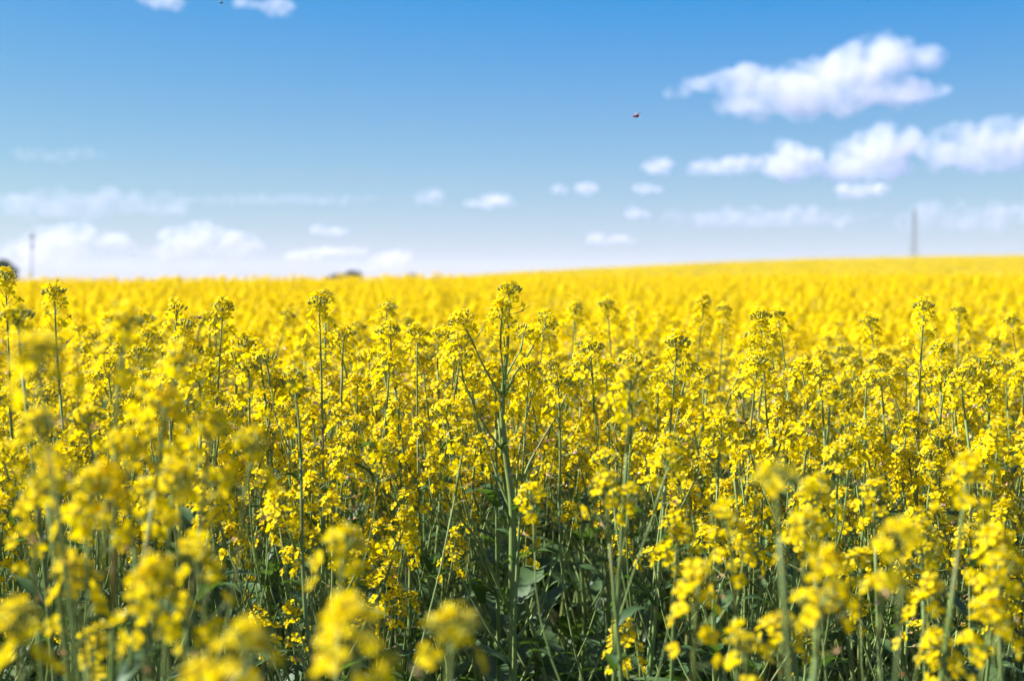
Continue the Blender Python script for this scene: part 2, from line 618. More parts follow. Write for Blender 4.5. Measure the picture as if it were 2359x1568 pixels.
def plant(spec, loc, rotz=0.0, scale=1.0, fine=True, label='', group=None, tilt=(0, 0)):
    root = bpy.data.objects.new('rapeseed_plant', None)
    COL.objects.link(root)
    root.empty_display_size = 0.05
    root.location = loc
    root.rotation_euler = (tilt[0], tilt[1], rotz)
    root.scale = (scale, scale, scale)
    tag(root, label, 'plant', group)
    obj('stem', spec.me_stem, root)
    for me in spec.me_br:
        obj('branch', me, root)
    for k, M in spec.leaves:
        obj('leaf', LEAF_MESH[k], root, M)
    for k, M in spec.heads:
        h = HEADS[k]
        if not fine:
            obj('flower_head', h.me_join, root, M)
            continue
        ho = obj('flower_head', h.me_stalk, root, M)
        tag(obj('bud_cluster', h.me_buds, ho), kind='stuff')
        if h.me_with:
            tag(obj('withered_petals', h.me_with, ho), kind='stuff')
        for fk, FM in h.flowers:
            obj('flower', FLOWER_MESH[fk], ho, FM)
    N_PLANTS[0] += 1
    return root


def plant_top_at(px, py, d, seed, label, nb=4, top='full', lean=0.04, fine=True, hscale=1.0, group=None, r0=0.0058, drop=(0.03, 0.30), nlow=2, reach=1.0):
    """a plant whose topmost bud stands at this spot of the photograph"""
    tp = at(px, py, d)
    H = tp.z - gz(tp.x, tp.y) - 0.009
    s = bake_spec(make_spec(seed, H, nb, top, lean, r0, reach, nlow, hscale, drop))
    return plant(s, Vector((tp.x - s.top_off.x, tp.y - s.top_off.y, gz(tp.x, tp.y))), 0, 1, fine, label, group)


# --- the tall branching plant in the middle
def central_plant():
    d0 = 2.12
    s = Spec()
    rg = random.Random(91)
    base_px = (1182, 1568)
    p_low = at(*base_px, d0)
    g = gz(p_low.x, d0)
    origin = Vector((p_low.x + 0.004, d0, g))
    loc = lambda px, py, dd=0.0: at(px, py, d0 + dd) - origin
    main = [Vector((0, 0, -0.03)), Vector((0.002, 0, 0.3)), loc(1182, 1568), loc(1180, 1400), loc(1181, 1250), loc(1179, 1150), loc(1167, 1060), loc(1158, 980), loc(1158, 915), loc(1163, 860), loc(1169, 800), loc(1171, 748)]
    path = catmull(main, 3)
    n = len(path)
    rad = [0.0070 - 0.0052 * (i / (n - 1)) ** 1.6 for i in range(n)]
    s.stem = (path, rad)
    hd = (path[-1] - path[-2]).normalized()
    s.heads.append((BYKIND['bud'][2], frame(path[-1], hd, 0.4, 0.95)))
    s.heads.append((BYKIND['full'][3], frame(path[-7], hd, 1.4, 0.85)))

    def br(pts, kind, dd, r=0.0036, sc_=1.0, upr=0.3):
        k = len(pts)
        P = [loc(px, py, dd * (i / (k - 1)) ** 1.2) for i, (px, py) in enumerate(pts)]
        Q = catmull(P, 3)
        m = len(Q)
        s.branches.append((Q, [0.72 * r * (1 - 0.5 * i / (m - 1)) for i in range(m)]))
        end_head(s, Q, kind, rg, upr, sc_)
        s.leaves.append((rg.randrange(3), frame(Q[0], Vector((0, 0, 1)), rg.uniform(0, 6), rg.uniform(.3, .55))))

    br([(1156, 912), (1128, 868), (1106, 826), (1094, 800)], BYKIND['bud'], -0.03, 0.0032, 1.0)
    br([(1158, 1036), (1130, 1000), (1103, 955), (1084, 912), (1068, 878)], BYKIND['bud'], -0.05, 0.0030, 0.95)
    br([(1160, 885), (1174, 852), (1188, 826), (1200, 806)], BYKIND['bud'][:2], 0.04, 0.0028, 0.95)
    br([(1162, 915), (1186, 862), (1204, 838)], BYKIND['full'][:3], -0.02, 0.0030, 1.0)
    br([(1160, 900), (1158, 845), (1153, 800)], BYKIND['full'], -0.05, 0.0026, 0.95)
    br([(1180, 1200), (1212, 1085), (1240, 1030), (1266, 985), (1292, 938)], BYKIND['bud'], 0.06, 0.0036, 1.0)
    br([(1181, 1240), (1190, 1120), (1196, 1040), (1208, 985), (1214, 955)], BYKIND['full'], 0.09, 0.0028, 0.9)
    br([(1180, 1180), (1150, 1110), (1128, 1040), (1106, 985), (1095, 965)], BYKIND['full'], 0.04, 0.0034, 0.95)
    br([(1175, 1405), (1140, 1330), (1103, 1250), (1062, 1195), (1042, 1170)], BYKIND['full'], -0.08, 0.0042, 0.9)
    br([(1180, 1290), (1210, 1220), (1232, 1170), (1250, 1135)], BYKIND['full'], -0.04, 0.0032, 0.8)
    br([(1183, 1480), (1225, 1420), (1265, 1330), (1300, 1240)], BYKIND['bud'], 0.08, 0.0036, 0.9)
    for px, py, k in ((1180, 1170, 4), (1182, 1300, 4), (1181, 1420, 6), (1182, 1500, 5)):
        s.leaves.append((k, frame(loc(px, py), Vector((0, 0, 1)), rg.uniform(0, 6.28), 0.8)))
    bake_spec(s)
    plant(s, origin, 0, 1, True, 'tall thick-stemmed branching plant in sharp focus at the centre, its green bud top highest around')


central_plant()

# --- the other plants that stand out, topmost bud at (px, py), d metres ahead
STAND = [
    (15, 622, 2.10, 'tall', 2, 'tall sharp flowering plant cut by the left edge, its top against the dark tree', 0.95),
    (116, 657, 2.05, 'tall', 2, 'tall slender plant with rounded yellow head, second from the left edge', 1.0),
    (36, 708, 1.62, 'bud', 2, 'slightly blurred plant near the left edge with drooping green bud top', 1.05),
    (392, 697, 2.15, 'full', 3, 'sharp plant with olive bud tip left of a taller beetle-topped head', 1.0),
    (432, 728, 2.12, 'tall', 2, 'plant with wide yellow head carrying a small red beetle', 0.95),
    (512, 687, 2.12, 'tall', 3, 'tall plant with full yellow dome and long bare curved stem, left of centre', 1.0),
    (738, 680, 2.10, 'tall', 3, 'tall plant with bud cap and reddish stem midway between left edge and centre stalk', 1.0),
    (750, 668, 2.75, 'bud', 2, 'thin soft-focus plant with small green bud star behind the reddish-stemmed one', 1.0),
    (790, 752, 2.3, 'bud', 4, 'plant with dark green unopened buds right of the reddish-stemmed one', 1.0),
    (888, 690, 2.75, 'tall', 2, 'soft-focus slim plant halfway from the reddish-stemmed one to the centre stalk', 1.05),
    (958, 752, 2.25, 'tall', 3, 'plant with dense domed yellow head left of the centre stalk', 1.0),
    (1005, 760, 2.5, 'full', 3, 'slightly blurred yellow plant just left of the centre stalk', 1.0),
    (1218, 828, 2.08, 'tall', 2, 'sharp straight plant with yellow-green buds just right of the centre stalk', 0.95),
    (1256, 715, 2.9, 'tall', 2, 'soft plant with green buds behind the right arm of the centre stalk', 1.0),
    (1318, 700, 3.1, 'tall', 2, 'blurred slim yellow spike right of the centre stalk', 1.05),
    (1402, 690, 3.0, 'tall', 2, 'blurred yellow spike, second behind and right of the centre stalk', 1.1),
    (1606, 680, 3.0, 'mast', 1, 'tallest blurred column of yellow flowers right of centre', 1.0),
    (1668, 700, 3.1, 'tall', 2, 'blurred yellow spike just right of the tall flower column', 1.0),
    (1749, 713, 2.25, 'tall', 2, 'sharp plant with round yellow head and bare lower stem right of the flower column', 1.0),
    (1800, 710, 2.5, 'tall', 2, 'thin half-blurred plant with faded lower flowers beside the round-headed one', 0.9),
    (1737, 812, 2.05, 'tall', 2, 'sharp plant with upright pale stem and few side flowers below the round-headed one', 0.95),
    (1852, 830, 2.12, 'full', 3, 'sharp small-headed plant with clustered buds between the pale-stemmed and leaning ones', 1.0),
    (1892, 842, 2.10, 'full', 2, 'sharp plant with leaning stem and drooping yellow dome on the right', 1.0),
    (1995, 860, 2.15, 'bud', 2, 'slim plant with small bud head and leaning stem right of the drooping dome', 1.0),
    (2010, 725, 2.7, 'tall', 2, 'soft-focus bushy yellow spike left of the tall bare-stemmed plant', 1.0),
    (2123, 690, 2.15, 'tall', 2, 'tall bare-stemmed plant with withered side flowers under a small round head', 0.95),
    (2168, 785, 2.2, 'full', 2, 'plant with wide flower head just right of the bare-stemmed one', 1.0),
    (2215, 705, 3.0, 'tall', 2, 'blurred yellow spike behind and right of the bare-stemmed plant', 1.0),
    (2285, 820, 2.3, 'full', 3, 'sharp plant with yellow head close to the right edge', 1.0),
    (2335, 725, 2.9, 'tall', 2, 'blurred tall spike at the right edge', 1.0),
    (2210, 850, 2.1, 'full', 3, 'plant with rounded head on a leaning stem near the right edge', 1.0),
    (600, 800, 2.2, 'full', 4, 'wide bushy plant with several yellow heads left of the reddish-stemmed one', 1.05),
    (690, 850, 1.75, 'full', 4, 'slightly blurred bushy yellow plant before the reddish-stemmed one', 1.05),
    (1455, 850, 1.55, 'full', 4, 'half-blurred bushy yellow plant right of the centre stalk', 1.05),
    (1330, 690, 3.4, 'tall', 2, 'faint yellow spike far behind the slim spike right of centre', 1.0),
]
for i, (px, py, d, top, nb, lab, hs) in enumerate(STAND):
    plant_top_at(px, py, d, 1000 + i, lab, nb, top, 0.09, True, hs, 'plants standing above the crop', 0.0055, (0.08, 0.24), 2)

# --- blurred plants close to the camera
NEAR = [
    (268, 715, 1.15, 'full', 3), (385, 905, 1.2, 'full', 3), (88, 945, 1.15, 'full', 3), (285, 1000, .92, 'full', 3),
    (490, 962, 1.15, 'full', 3), (480, 1248, .86, 'full', 1), (345, 1310, .80, 'full', 2),
    (178, 1278, .92, 'full', 2), (28, 1390, .76, 'full', 1), (785, 1222, .88, 'full', 1), (560, 1440, .66, 'full', 2),
    (800, 1395, .64, 'full', 2), (1035, 1405, .72, 'bud', 0), (60, 1120, 1.2, 'full', 2),
    (1785, 1068, 1.0, 'bud', 2), (1392, 1092, 1.5, 'full', 2), (1690, 1165, 1.3, 'full', 2), (1878, 1100, 1.38, 'full', 2),
    (2232, 1060, 1.25, 'full', 3), (2122, 1195, 1.5, 'full', 2), (2290, 1222, 1.3, 'full', 2), (2130, 1330, 1.35, 'full', 1),
    (2282, 1378, 1.2, 'full', 2), (1582, 1308, .98, 'full', 2), (1720, 1448, .95, 'full', 2), (1905, 1275, 1.1, 'full', 1),
    (2012, 1108, 1.62, 'full', 2), (1895, 1365, 1.12, 'bud', 1), (1560, 1185, 1.62, 'full', 2),
]
ORD = ['first', 'second', 'third', 'fourth', 'fifth', 'sixth', 'seventh', 'eighth', 'ninth', 'tenth', 'eleventh', 'twelfth', 'thirteenth', 'fourteenth', 'fifteenth', 'sixteenth', 'seventeenth']
VB = sorted(p[0] for p in NEAR if p[2] < 1.0)
SBL = sorted(p[0] for p in NEAR if p[2] >= 1.0 and p[0] < 1200)
SBR = sorted(p[0] for p in NEAR if p[2] >= 1.0 and p[0] >= 1200)
for i, (px, py, d, top, nb) in enumerate(NEAR):
    if d < 1.0:
        d *= 1.22
        lab, grp = 'very blurred yellow rapeseed plant close to the camera, %s of these from the left' % ORD[VB.index(px)], 'very blurred plants close to the camera'
    elif px < 1200:
        lab, grp = 'softly blurred yellow rapeseed plant in the left foreground, %s of these from the left' % ORD[SBL.index(px)], 'softly blurred plants in the left foreground'
    else:
        lab, grp = 'softly blurred yellow rapeseed plant in the right foreground, %s of these from the left' % ORD[SBR.index(px)], 'softly blurred plants in the right foreground'
    plant_top_at(px, py, d, 2000 + i, lab, max(0, nb - 1), top, 0.05, True, 1.0, grp, 0.0055, (0.01, 0.14), 2, 0.8)

# --- the stand behind them, plant by plant
VAR = []
for i in range(16):
    top = ['full', 'full', 'tall', 'full', 'bud'][i % 5]
    VAR.append(bake_spec(make_spec(3000 + i, 0.975, 7 + i % 3, top, 0.08, 0.0055, 1.0, 7)))
SHORT = [bake_spec(make_spec(3100 + i, 0.78, 2 + i % 2, ['full', 'bud'][i % 2], 0.06, 0.0042, 1.0, 5, 0.9)) for i in range(5)]
pts = []
d = 1.72
prng = random.Random(55)
budget = 300 - N_PLANTS[0]
DENS = 46.0
cell = 1 / math.sqrt(DENS)
cand = []
y = 1.88
while y < 4.8:
    hw = 0.37 * y + 0.10
    x = -hw
    while x < hw:
        px_, py_ = x + prng.uniform(-.5, .5) * cell, y + prng.uniform(-.5, .5) * cell
        if not (py_ < 2.2 and -0.16 < px_ < 0.15):
            cand.append((py_, px_))
        x += cell
    y += cell
cand.sort()
cand = cand[:budget]
R_IND = cand[-1][0]
for i, (y, x) in enumerate(cand):
    short = prng.random() < 0.2
    s = prng.choice(SHORT) if short else prng.choice(VAR)
    sc_ = prng.uniform(.8, 1.15) if short else min(1.14, max(.86, prng.gauss(1.005, .055)))
    u = x / (0.72 * y)
    third = 'left' if u < -.167 else ('middle' if u < .167 else 'right')
    if short:
        lab, grp = 'short rapeseed plant low among the stems of the crop, %s third' % third, 'short plants low in the crop, %s third' % third
    elif y < 2.7:
        lab, grp = 'sharp yellow rapeseed plant in the front rows of the crop, %s third' % third, 'front row plants, %s third' % third
    else:
        lab, grp = 'yellow rapeseed plant in the dense rows behind the front ones, %s third' % third, 'rows behind the front, %s third' % third
    plant(s, Vector((x, y, gz(x, y))), prng.uniform(0, 6.28), sc_, y < 2.35, lab, grp, (prng.gauss(0, .05), prng.gauss(0, .05)))

# ------------------------------------------------------------------ the rest of the crop: one mass
lib = bpy.data.collections.new('crop_shapes')          # not part of the scene, only feeds the instances
lib_n = {'mid': [], 'far': [], 'patch': []}


def lib_add(kind, me):
    k = len(lib.objects)
    o = bpy.data.objects.new('shape_%03d' % k, me)
    lib.objects.link(o)
    lib_n[kind].append(k)


for i in range(10):
    lib_add('mid', join_spec(VAR[i], 'crop_plant', True, True))
for i in range(8):
    s = make_spec(3200 + i, 1.0, 7, ['full', 'tall'][i % 2], 0.05, 0.005, 1.1, 0, 1.1, (0.0, 0.26))
    s.leaves = s.leaves[:2]
    lib_add('far', join_spec(s, 'crop_plant_far', True, False))


def patch_mesh(seed):
    """a metre of canopy seen from far: many flower heads on short stalks"""
    rg = random.Random(seed)
    mb = MB()
    for k in range(80):
        a, r = rg.uniform(0, 6.28), 0.62 * math.sqrt(rg.random())
        c = Vector((math.cos(a) * r, math.sin(a) * r, 0.84 + rg.gauss(0, .08)))
        w, h = rg.uniform(.035, .06), rg.uniform(.06, .13)
        for q in range(6):
            p = c + Vector((rg.uniform(-1, 1) * w, rg.uniform(-1, 1) * w, rg.uniform(-1, 1) * h))
            nrm = Vector((rg.uniform(-1, 1), rg.uniform(-1, 1), rg.uniform(.2, 1.4)))
            M = frame(p, nrm, rg.uniform(0, 6), rg.uniform(.018, .032))
            mb.add([(-1, -.6, 0), (.2, -1, .2), (1, .3, 0), (-.3, 1, .25)], [(0, 1, 2, 3)], 2 if q < 5 else 6, M)
        mb.tube([c + Vector((0, 0, h * .5)), c + Vector((0, 0, -.4))], [.004, .004], 3, 5, False)
        mb.add([c + Vector((-.012, 0, h)), c + Vector((.012, .01, h)), c + Vector((0, -.012, h + .02))], [(0, 1, 2)], 1)
    return mb.mesh('crop_patch', HEADMATS + [M_STEM, M_LEAF], False)


for i in range(5):
    lib_add('patch', patch_mesh(3300 + i))


def tram(x, y):
    """wheel tracks of the sprayer: two pairs of bare strips crossing the hill"""
    f1 = y - (62 + 0.10 * (x - 20))
    f2 = y - (97 - 0.06 * (x - 20))
    return np.minimum(np.minimum(np.abs(f1), np.abs(f1 - 2.2)), np.minimum(np.abs(f2), np.abs(f2 - 2.2)))


P, IDX, ROT, SCL = [], [], [], []


def scatter(y0, y1, dens, kind, smin, smax, seed, zoff=0.0, slope=0.40, pad=0.5):
    g = np.random.default_rng(seed)
    hw1 = slope * y1 + pad
    n = int((y1 - y0) * 2 * hw1 * dens)
    x = g.uniform(-hw1, hw1, n); y = g.uniform(y0, y1, n)
    keep = np.abs(x) < slope * y + pad
    if y0 > 40:
        keep &= tram(x, y) > 1.0
        keep &= ~((y > 60) & (x < -0.10 * y - 8))
    x, y = x[keep], y[keep]
    z = ground_z(x, y) + zoff
    n = len(x)
    P.append(np.stack([x, y, z], -1))
    IDX.append(g.choice(lib_n[kind], n))
    ROT.append(np.stack([g.normal(0, .03, n), g.normal(0, .03, n), g.uniform(0, 6.283, n)], -1))
    SCL.append(np.clip(g.normal((smin + smax) / 2, (smax - smin) / 4, n), smin, smax * 1.04))


scatter(R_IND, 9.0, 44, 'mid', .88, 1.10, 1)
scatter(9.0, 20.0, 34, 'far', .90, 1.10, 2)
scatter(20.0, 46.0, 26, 'far', .93, 1.12, 3)
scatter(13.0, 26.0, 1.3, 'far', 1.10, 1.20, 8)
scatter(46.0, 62.0, 14, 'far', .93, 1.12, 6)
scatter(62.0, 80.0, 6, 'far', .93, 1.12, 7)
scatter(38.0, 260.0, 1.1, 'patch', .95, 1.14, 4)
# margins beside the individual plants, just outside the frame
g = np.random.default_rng(9)
n = 900
x = g.uniform(-3.2, 3.2, n); y = g.uniform(-0.8, R_IND, n)
k = (np.abs(x) > np.maximum(0.40 * y + 0.22, 0.55)) & (np.abs(x) < 0.4 * y + 1.6)
x, y = x[k], y[k]
P.append(np.stack([x, y, ground_z(x, y)], -1)); IDX.append(g.choice(lib_n['mid'], len(x)))
ROT.append(np.stack([x * 0, x * 0, g.uniform(0, 6.28, len(x))], -1)); SCL.append(g.uniform(.9, 1.08, len(x)))
P, IDX, ROT, SCL = np.concatenate(P), np.concatenate(IDX), np.concatenate(ROT), np.concatenate(SCL)

# leafy understorey of the far crop: a rough sheet under the flower heads
M_CANOPY, nt, out = new_mat('far_crop')
nz = noise_tex(nt, 1.7, 'Object', 4.0, 0.7)
cr = ramp(nt, nz, [(0.28, (0.40, 0.34, 0.003)), (0.42, (0.60, 0.48, 0.001)), (0.62, (0.72, 0.56, 0.001))])
bs = nt.nodes.new('ShaderNodeBsdfDiffuse')
nt.links.new(cr, bs.inputs[0]); nt.links.new(bs.outputs[0], out.inputs[0])


def canopy_z(X, Y):
    rgn = np.random.default_rng(12).normal(0, 1, X.shape)
    z = ground_z(X, Y) + 0.80 + 0.05 * rgn
    t = tram(X, Y)
    z = z - 0.60 * np.exp(-(t / 1.1) ** 2)
    edge = sig((Y - 26) / 2.5)
    z = z - 0.10 - 0.75 * (1 - edge) + 0.10 * sig((Y - 50) / 5)
    left = sig((X + 0.10 * Y + 10) / 2.0)
    return z - 0.9 * (1 - left) * sig((Y - 60) / 3) - 1.4 * sig((Y - 285) / 6)


cxs = np.linspace(-60, 150, 300)
cys = np.concatenate([np.linspace(19, 130, 300), np.linspace(130.6, 300, 180)])
can_me = grid_mesh(cxs, cys, canopy_z, 'crop_understorey', M_CANOPY)
can_o = bpy.data.objects.new('understorey', can_me)

fm = bpy.data.meshes.new('rapeseed_crop')
fm.from_pydata(P.tolist(), [], [])
fm.attributes.new('shape_index', 'INT', 'POINT').data.foreach_set('value', IDX.astype(np.int32))
fm.attributes.new('turn', 'FLOAT_VECTOR', 'POINT').data.foreach_set('vector', ROT.astype(np.float32).ravel())
fm.attributes.new('size', 'FLOAT', 'POINT').data.foreach_set('value', SCL.astype(np.float32))
field = obj('rapeseed_crop', fm)
tag(field, 'mass of yellow rapeseed in bloom stretching back over the hill', 'crop', None, 'stuff')
ng = bpy.data.node_groups.new('crop', 'GeometryNodeTree')
ng.interface.new_socket('Geometry', in_out='INPUT', socket_type='NodeSocketGeometry')
ng.interface.new_socket('Geometry', in_out='OUTPUT', socket_type='NodeSocketGeometry')
N, Lk = ng.nodes, ng.links
gi, go = N.new('NodeGroupInput'), N.new('NodeGroupOutput')
ci = N.new('GeometryNodeCollectionInfo')
ci.inputs['Collection'].default_value = lib
ci.inputs['Separate Children'].default_value = True
ci.inputs['Reset Children'].default_value = True


def named(nm, dt):
    a = N.new('GeometryNodeInputNamedAttribute')
    a.data_type = dt
    a.inputs['Name'].default_value = nm
    return a.outputs['Attribute']


iop = N.new('GeometryNodeInstanceOnPoints')
iop.inputs['Pick Instance'].default_value = True
e2r = N.new('FunctionNodeEulerToRotation')
Lk.new(named('turn', 'FLOAT_VECTOR'), e2r.inputs[0])
Lk.new(gi.outputs[0], iop.inputs['Points'])
Lk.new(ci.outputs[0], iop.inputs['Instance'])
Lk.new(named('shape_index', 'INT'), iop.inputs['Instance Index'])
Lk.new(e2r.outputs[0], iop.inputs['Rotation'])
Lk.new(named('size', 'FLOAT'), iop.inputs['Scale'])
oi = N.new('GeometryNodeObjectInfo')
oi.inputs['Object'].default_value = can_o
jn = N.new('GeometryNodeJoinGeometry')
Lk.new(iop.outputs[0], jn.inputs[0])
Lk.new(oi.outputs['Geometry'], jn.inputs[0])
Lk.new(jn.outputs[0], go.inputs[0])
field.modifiers.new('crop', 'NODES').node_group = ng

# ------------------------------------------------------------------ trees, pole and mast on the skyline
M_BARK = solid_mat('bark', [(0.3, (0.06, 0.045, 0.03)), (0.7, (0.12, 0.09, 0.065))], 0.9, noise=4.0)
M_TREE = thin_mat('tree_leaves', [(0.0, (0.03, 0.055, 0.018)), (1.0, (0.075, 0.11, 0.035))], [(0.0, (0.05, 0.10, 0.015)), (1.0, (0.09, 0.15, 0.02))], trans=0.25)


def tree(px, py, d, height, width, label, seed, name='broadleaf_tree', group=None, n=4500):
    rg = random.Random(seed)
    tp = at(px, py, d)
    g = gz(tp.x, d)
    h = tp.z - g if height is None else height
    root = bpy.data.objects.new(name, None)
    COL.objects.link(root)
    root.location = (tp.x, d, tp.z - h)
    tag(root, label, 'tree', group)
    tr = MB()
    tr.tube([(0, 0, -.2), (0.05, 0, h * .3), (-.05, .05, h * .6)], [h * .03, h * .022, h * .012], 8)
    lobes = []
    for k in range(9):
        a = k * 2.4
        r = width * .5 * rg.uniform(.25, .7)
        c = Vector((math.cos(a) * r, math.sin(a) * r, h * rg.uniform(.45, .82)))
        lobes.append((c, width * rg.uniform(.20, .30)))
        tr.tube([(0, 0, h * rg.uniform(.25, .5)), tuple(c * .6 + Vector((0, 0, h * .2))), tuple(c)], [h * .012, h * .008, h * .003], 5)
    lobes.append((Vector((0, 0, h * .88)), width * .2))
    cr_ = MB()
    for k in range(n):
        c, r = rg.choice(lobes)
        v = Vector((rg.gauss(0, 1), rg.gauss(0, 1), rg.gauss(0, 1))).normalized() * r * (rg.random() ** .35)
        v.z *= .75
        sz = width * rg.uniform(.018, .036)
        M = frame(c + v, Vector((rg.uniform(-1, 1), rg.uniform(-1, 1), rg.uniform(-.2, 1))), rg.uniform(0, 6), sz)
        cr_.add([(-1, -.5, 0), (.1, -.7, .2), (1, .1, 0), (-.1, .8, .15)], [(0, 1, 2, 3)], 0, M)
    obj('trunk', tr.mesh('trunk', [M_BARK]), root)
    obj('crown', cr_.mesh('crown', [M_TREE], False), root)
    return root


tree(9, 592, 190, None, 4.6, 'dark round tree at the left edge beyond the field', 1)
tree(808, 622, 420, None, 6.6, 'dark broad bush top showing over the field left of centre, right half of the clump', 2, 'hedge_tree')
tree(780, 629, 425, None, 6.4, 'lower dark bush joined to the taller one left of centre', 3, 'hedge_tree')
tree(750, 640, 430, None, 5.0, 'lowest bush at the left end of the clump left of centre', 4, 'hedge_tree')
tree(948, 630, 1500, None, 14.0, 'small far tree where the hill begins to rise', 5, 'distant_tree')

M_WOOD = solid_mat('weathered_wood', [(0.3, (0.20, 0.20, 0.18)), (0.7, (0.29, 0.28, 0.26))], 0.85, noise=2.0)
M_CERAM = solid_mat('insulator', [(0.0, (0.20, 0.20, 0.19)), (1.0, (0.26, 0.25, 0.24))], 0.3)
M_STEEL = solid_mat('galvanised_steel', [(0.3, (0.06, 0.065, 0.06)), (0.7, (0.10, 0.105, 0.10))], 0.55, noise=1.0, metallic=0.4)
tp = at(72, 531, 190)
g0 = gz(tp.x, 190)
ph = tp.z - g0
pole = bpy.data.objects.new('utility_pole', None)
COL.objects.link(pole)
pole.location = (tp.x - 0.2, 190, g0)
pole.rotation_euler = (0, R(1.6), 0)
tag(pole, 'thin grey utility pole standing on the left skyline', 'pole')
mb = MB(); mb.tube([(0, 0, -.5), (0, 0, ph * .5), (0, 0, ph)], [.09, .08, .065], 10); obj('shaft', mb.mesh('shaft', [M_WOOD]), pole)
mb = MB(); mb.box((0, 0, ph - 1.0), (.14, 1.9, .16)); obj('crossarm', mb.mesh('crossarm', [M_WOOD], False), pole)
for yy in (-.85, -.35, .35, .85):
    mb = MB(); mb.tube([(0, yy, ph - .93), (0, yy, ph - .8), (0, yy, ph - .78), (0, yy, ph - .66), (0, yy, ph - .60)], [.02, .02, .07, .08, .03], 8)
    obj('insulator', mb.mesh('insulator', [M_CERAM]), pole)
mb = MB(); mb.box((.0, .17, ph - 2.1), (.28, .24, .8)); obj('switch_box', mb.mesh('switch_box', [M_STEEL], False), pole)

# lattice mast behind the hill
md = 640.0
tp = at(2107, 482, md)
g0 = gz(tp.x, md)
mh = tp.z - g0
mast = bpy.data.objects.new('lattice_mast', None)
COL.objects.link(mast)
mast.location = (tp.x, md, g0)
mast.rotation_euler = (0, 0, R(20))
tag(mast, 'tall slim steel lattice mast rising behind the hill on the right', 'mast')
wid = lambda z: 1.25 * (1 - z / mh) + 0.40
for sx in (-1, 1):
    for sy in (-1, 1):
        mb = MB(); mb.tube([(sx * wid(z), sy * wid(z), z) for z in (-.5, mh * .5, mh)], [.09, .08, .06], 6)
        obj('leg', mb.mesh('leg', [M_STEEL]), mast)
br_ = MB()
nz_ = 18
for k in range(nz_):
    z0, z1 = mh * k / nz_, mh * (k + 1) / nz_
    w0, w1 = wid(z0), wid(z1)
    for a in range(4):
        r4 = Matrix.Rotation(a * math.pi / 2, 4, 'Z')
        for s1 in (-1, 1):
            br_.tube([r4 @ Vector((w0 * s1, w0, z0)), r4 @ Vector((-w1 * s1, w1, z1))], [.032, .032], 4)
        br_.tube([r4 @ Vector((-w1, w1, z1)), r4 @ Vector((w1, w1, z1))], [.032, .032], 4)
obj('bracing', br_.mesh('bracing', [M_STEEL]), mast)
for zf, sd in ((.93, 1), (.86, -1), (.80, 1)):
    mb = MB(); mb.box((sd * (wid(mh * zf) + .2), -.1, mh * zf), (.3, .35, 1.7)); obj('antenna_panel', mb.mesh('antenna_panel', [M_CERAM], False), mast)
mb = MB(); mb.tube([(-wid(mh * .52) - .5, 0, mh * .52), (-wid(mh * .52) - .1, 0, mh * .52), (-wid(mh * .52), 0, mh * .52)], [.55, .5, .1], 14)
obj('dish', mb.mesh('dish', [M_CERAM]), mast)
mb = MB(); mb.tube([(0, 0, mh - .4), (0, 0, mh + 1.6)], [.06, .04], 6); obj('top_rod', mb.mesh('top_rod', [M_STEEL]), mast)

# ------------------------------------------------------------------ insects
M_RED = solid_mat('beetle_red', [(0.0, (0.30, 0.012, 0.03)), (1.0, (0.36, 0.02, 0.035))], 0.3, spec=0.5)
M_BLACK = solid_mat('beetle_black', [(0.0, (0.012, 0.011, 0.012)), (1.0, (0.02, 0.018, 0.016))], 0.45)
M_BROWN = solid_mat('bee_brown', [(0.3, (0.05, 0.022, 0.01)), (0.7, (0.16, 0.075, 0.02))], 0.8, noise=900.0)
M_WING = bpy.data.materials.new('wing_membrane'); M_WING.use_nodes = True
wb = M_WING.node_tree.nodes['Principled BSDF']
wb.inputs['Base Color'].default_value = (.45, .42, .38, 1); wb.inputs['Alpha'].default_value = .45; wb.inputs['Roughness'].default_value = .3


def ellipsoid(mb, c, r, nu=10, nv=7, mat=0, M=None, zlo=-1.0):
    vs, fs = [], []
    for i in range(nv + 1):
        ph_ = math.asin(max(-1, zlo)) + (math.pi / 2 - math.asin(max(-1, zlo))) * i / nv
        for j in range(nu):
            a = 2 * math.pi * j / nu
            vs.append((c[0] + r[0] * math.cos(a) * math.cos(ph_), c[1] + r[1] * math.sin(a) * math.cos(ph_), c[2] + r[2] * math.sin(ph_)))
    for i in range(nv):
        for j in range(nu):
            fs.append((i * nu + j, i * nu + (j + 1) % nu, (i + 1) * nu + (j + 1) % nu, (i + 1) * nu + j))
    mb.add(vs, fs, mat, M)


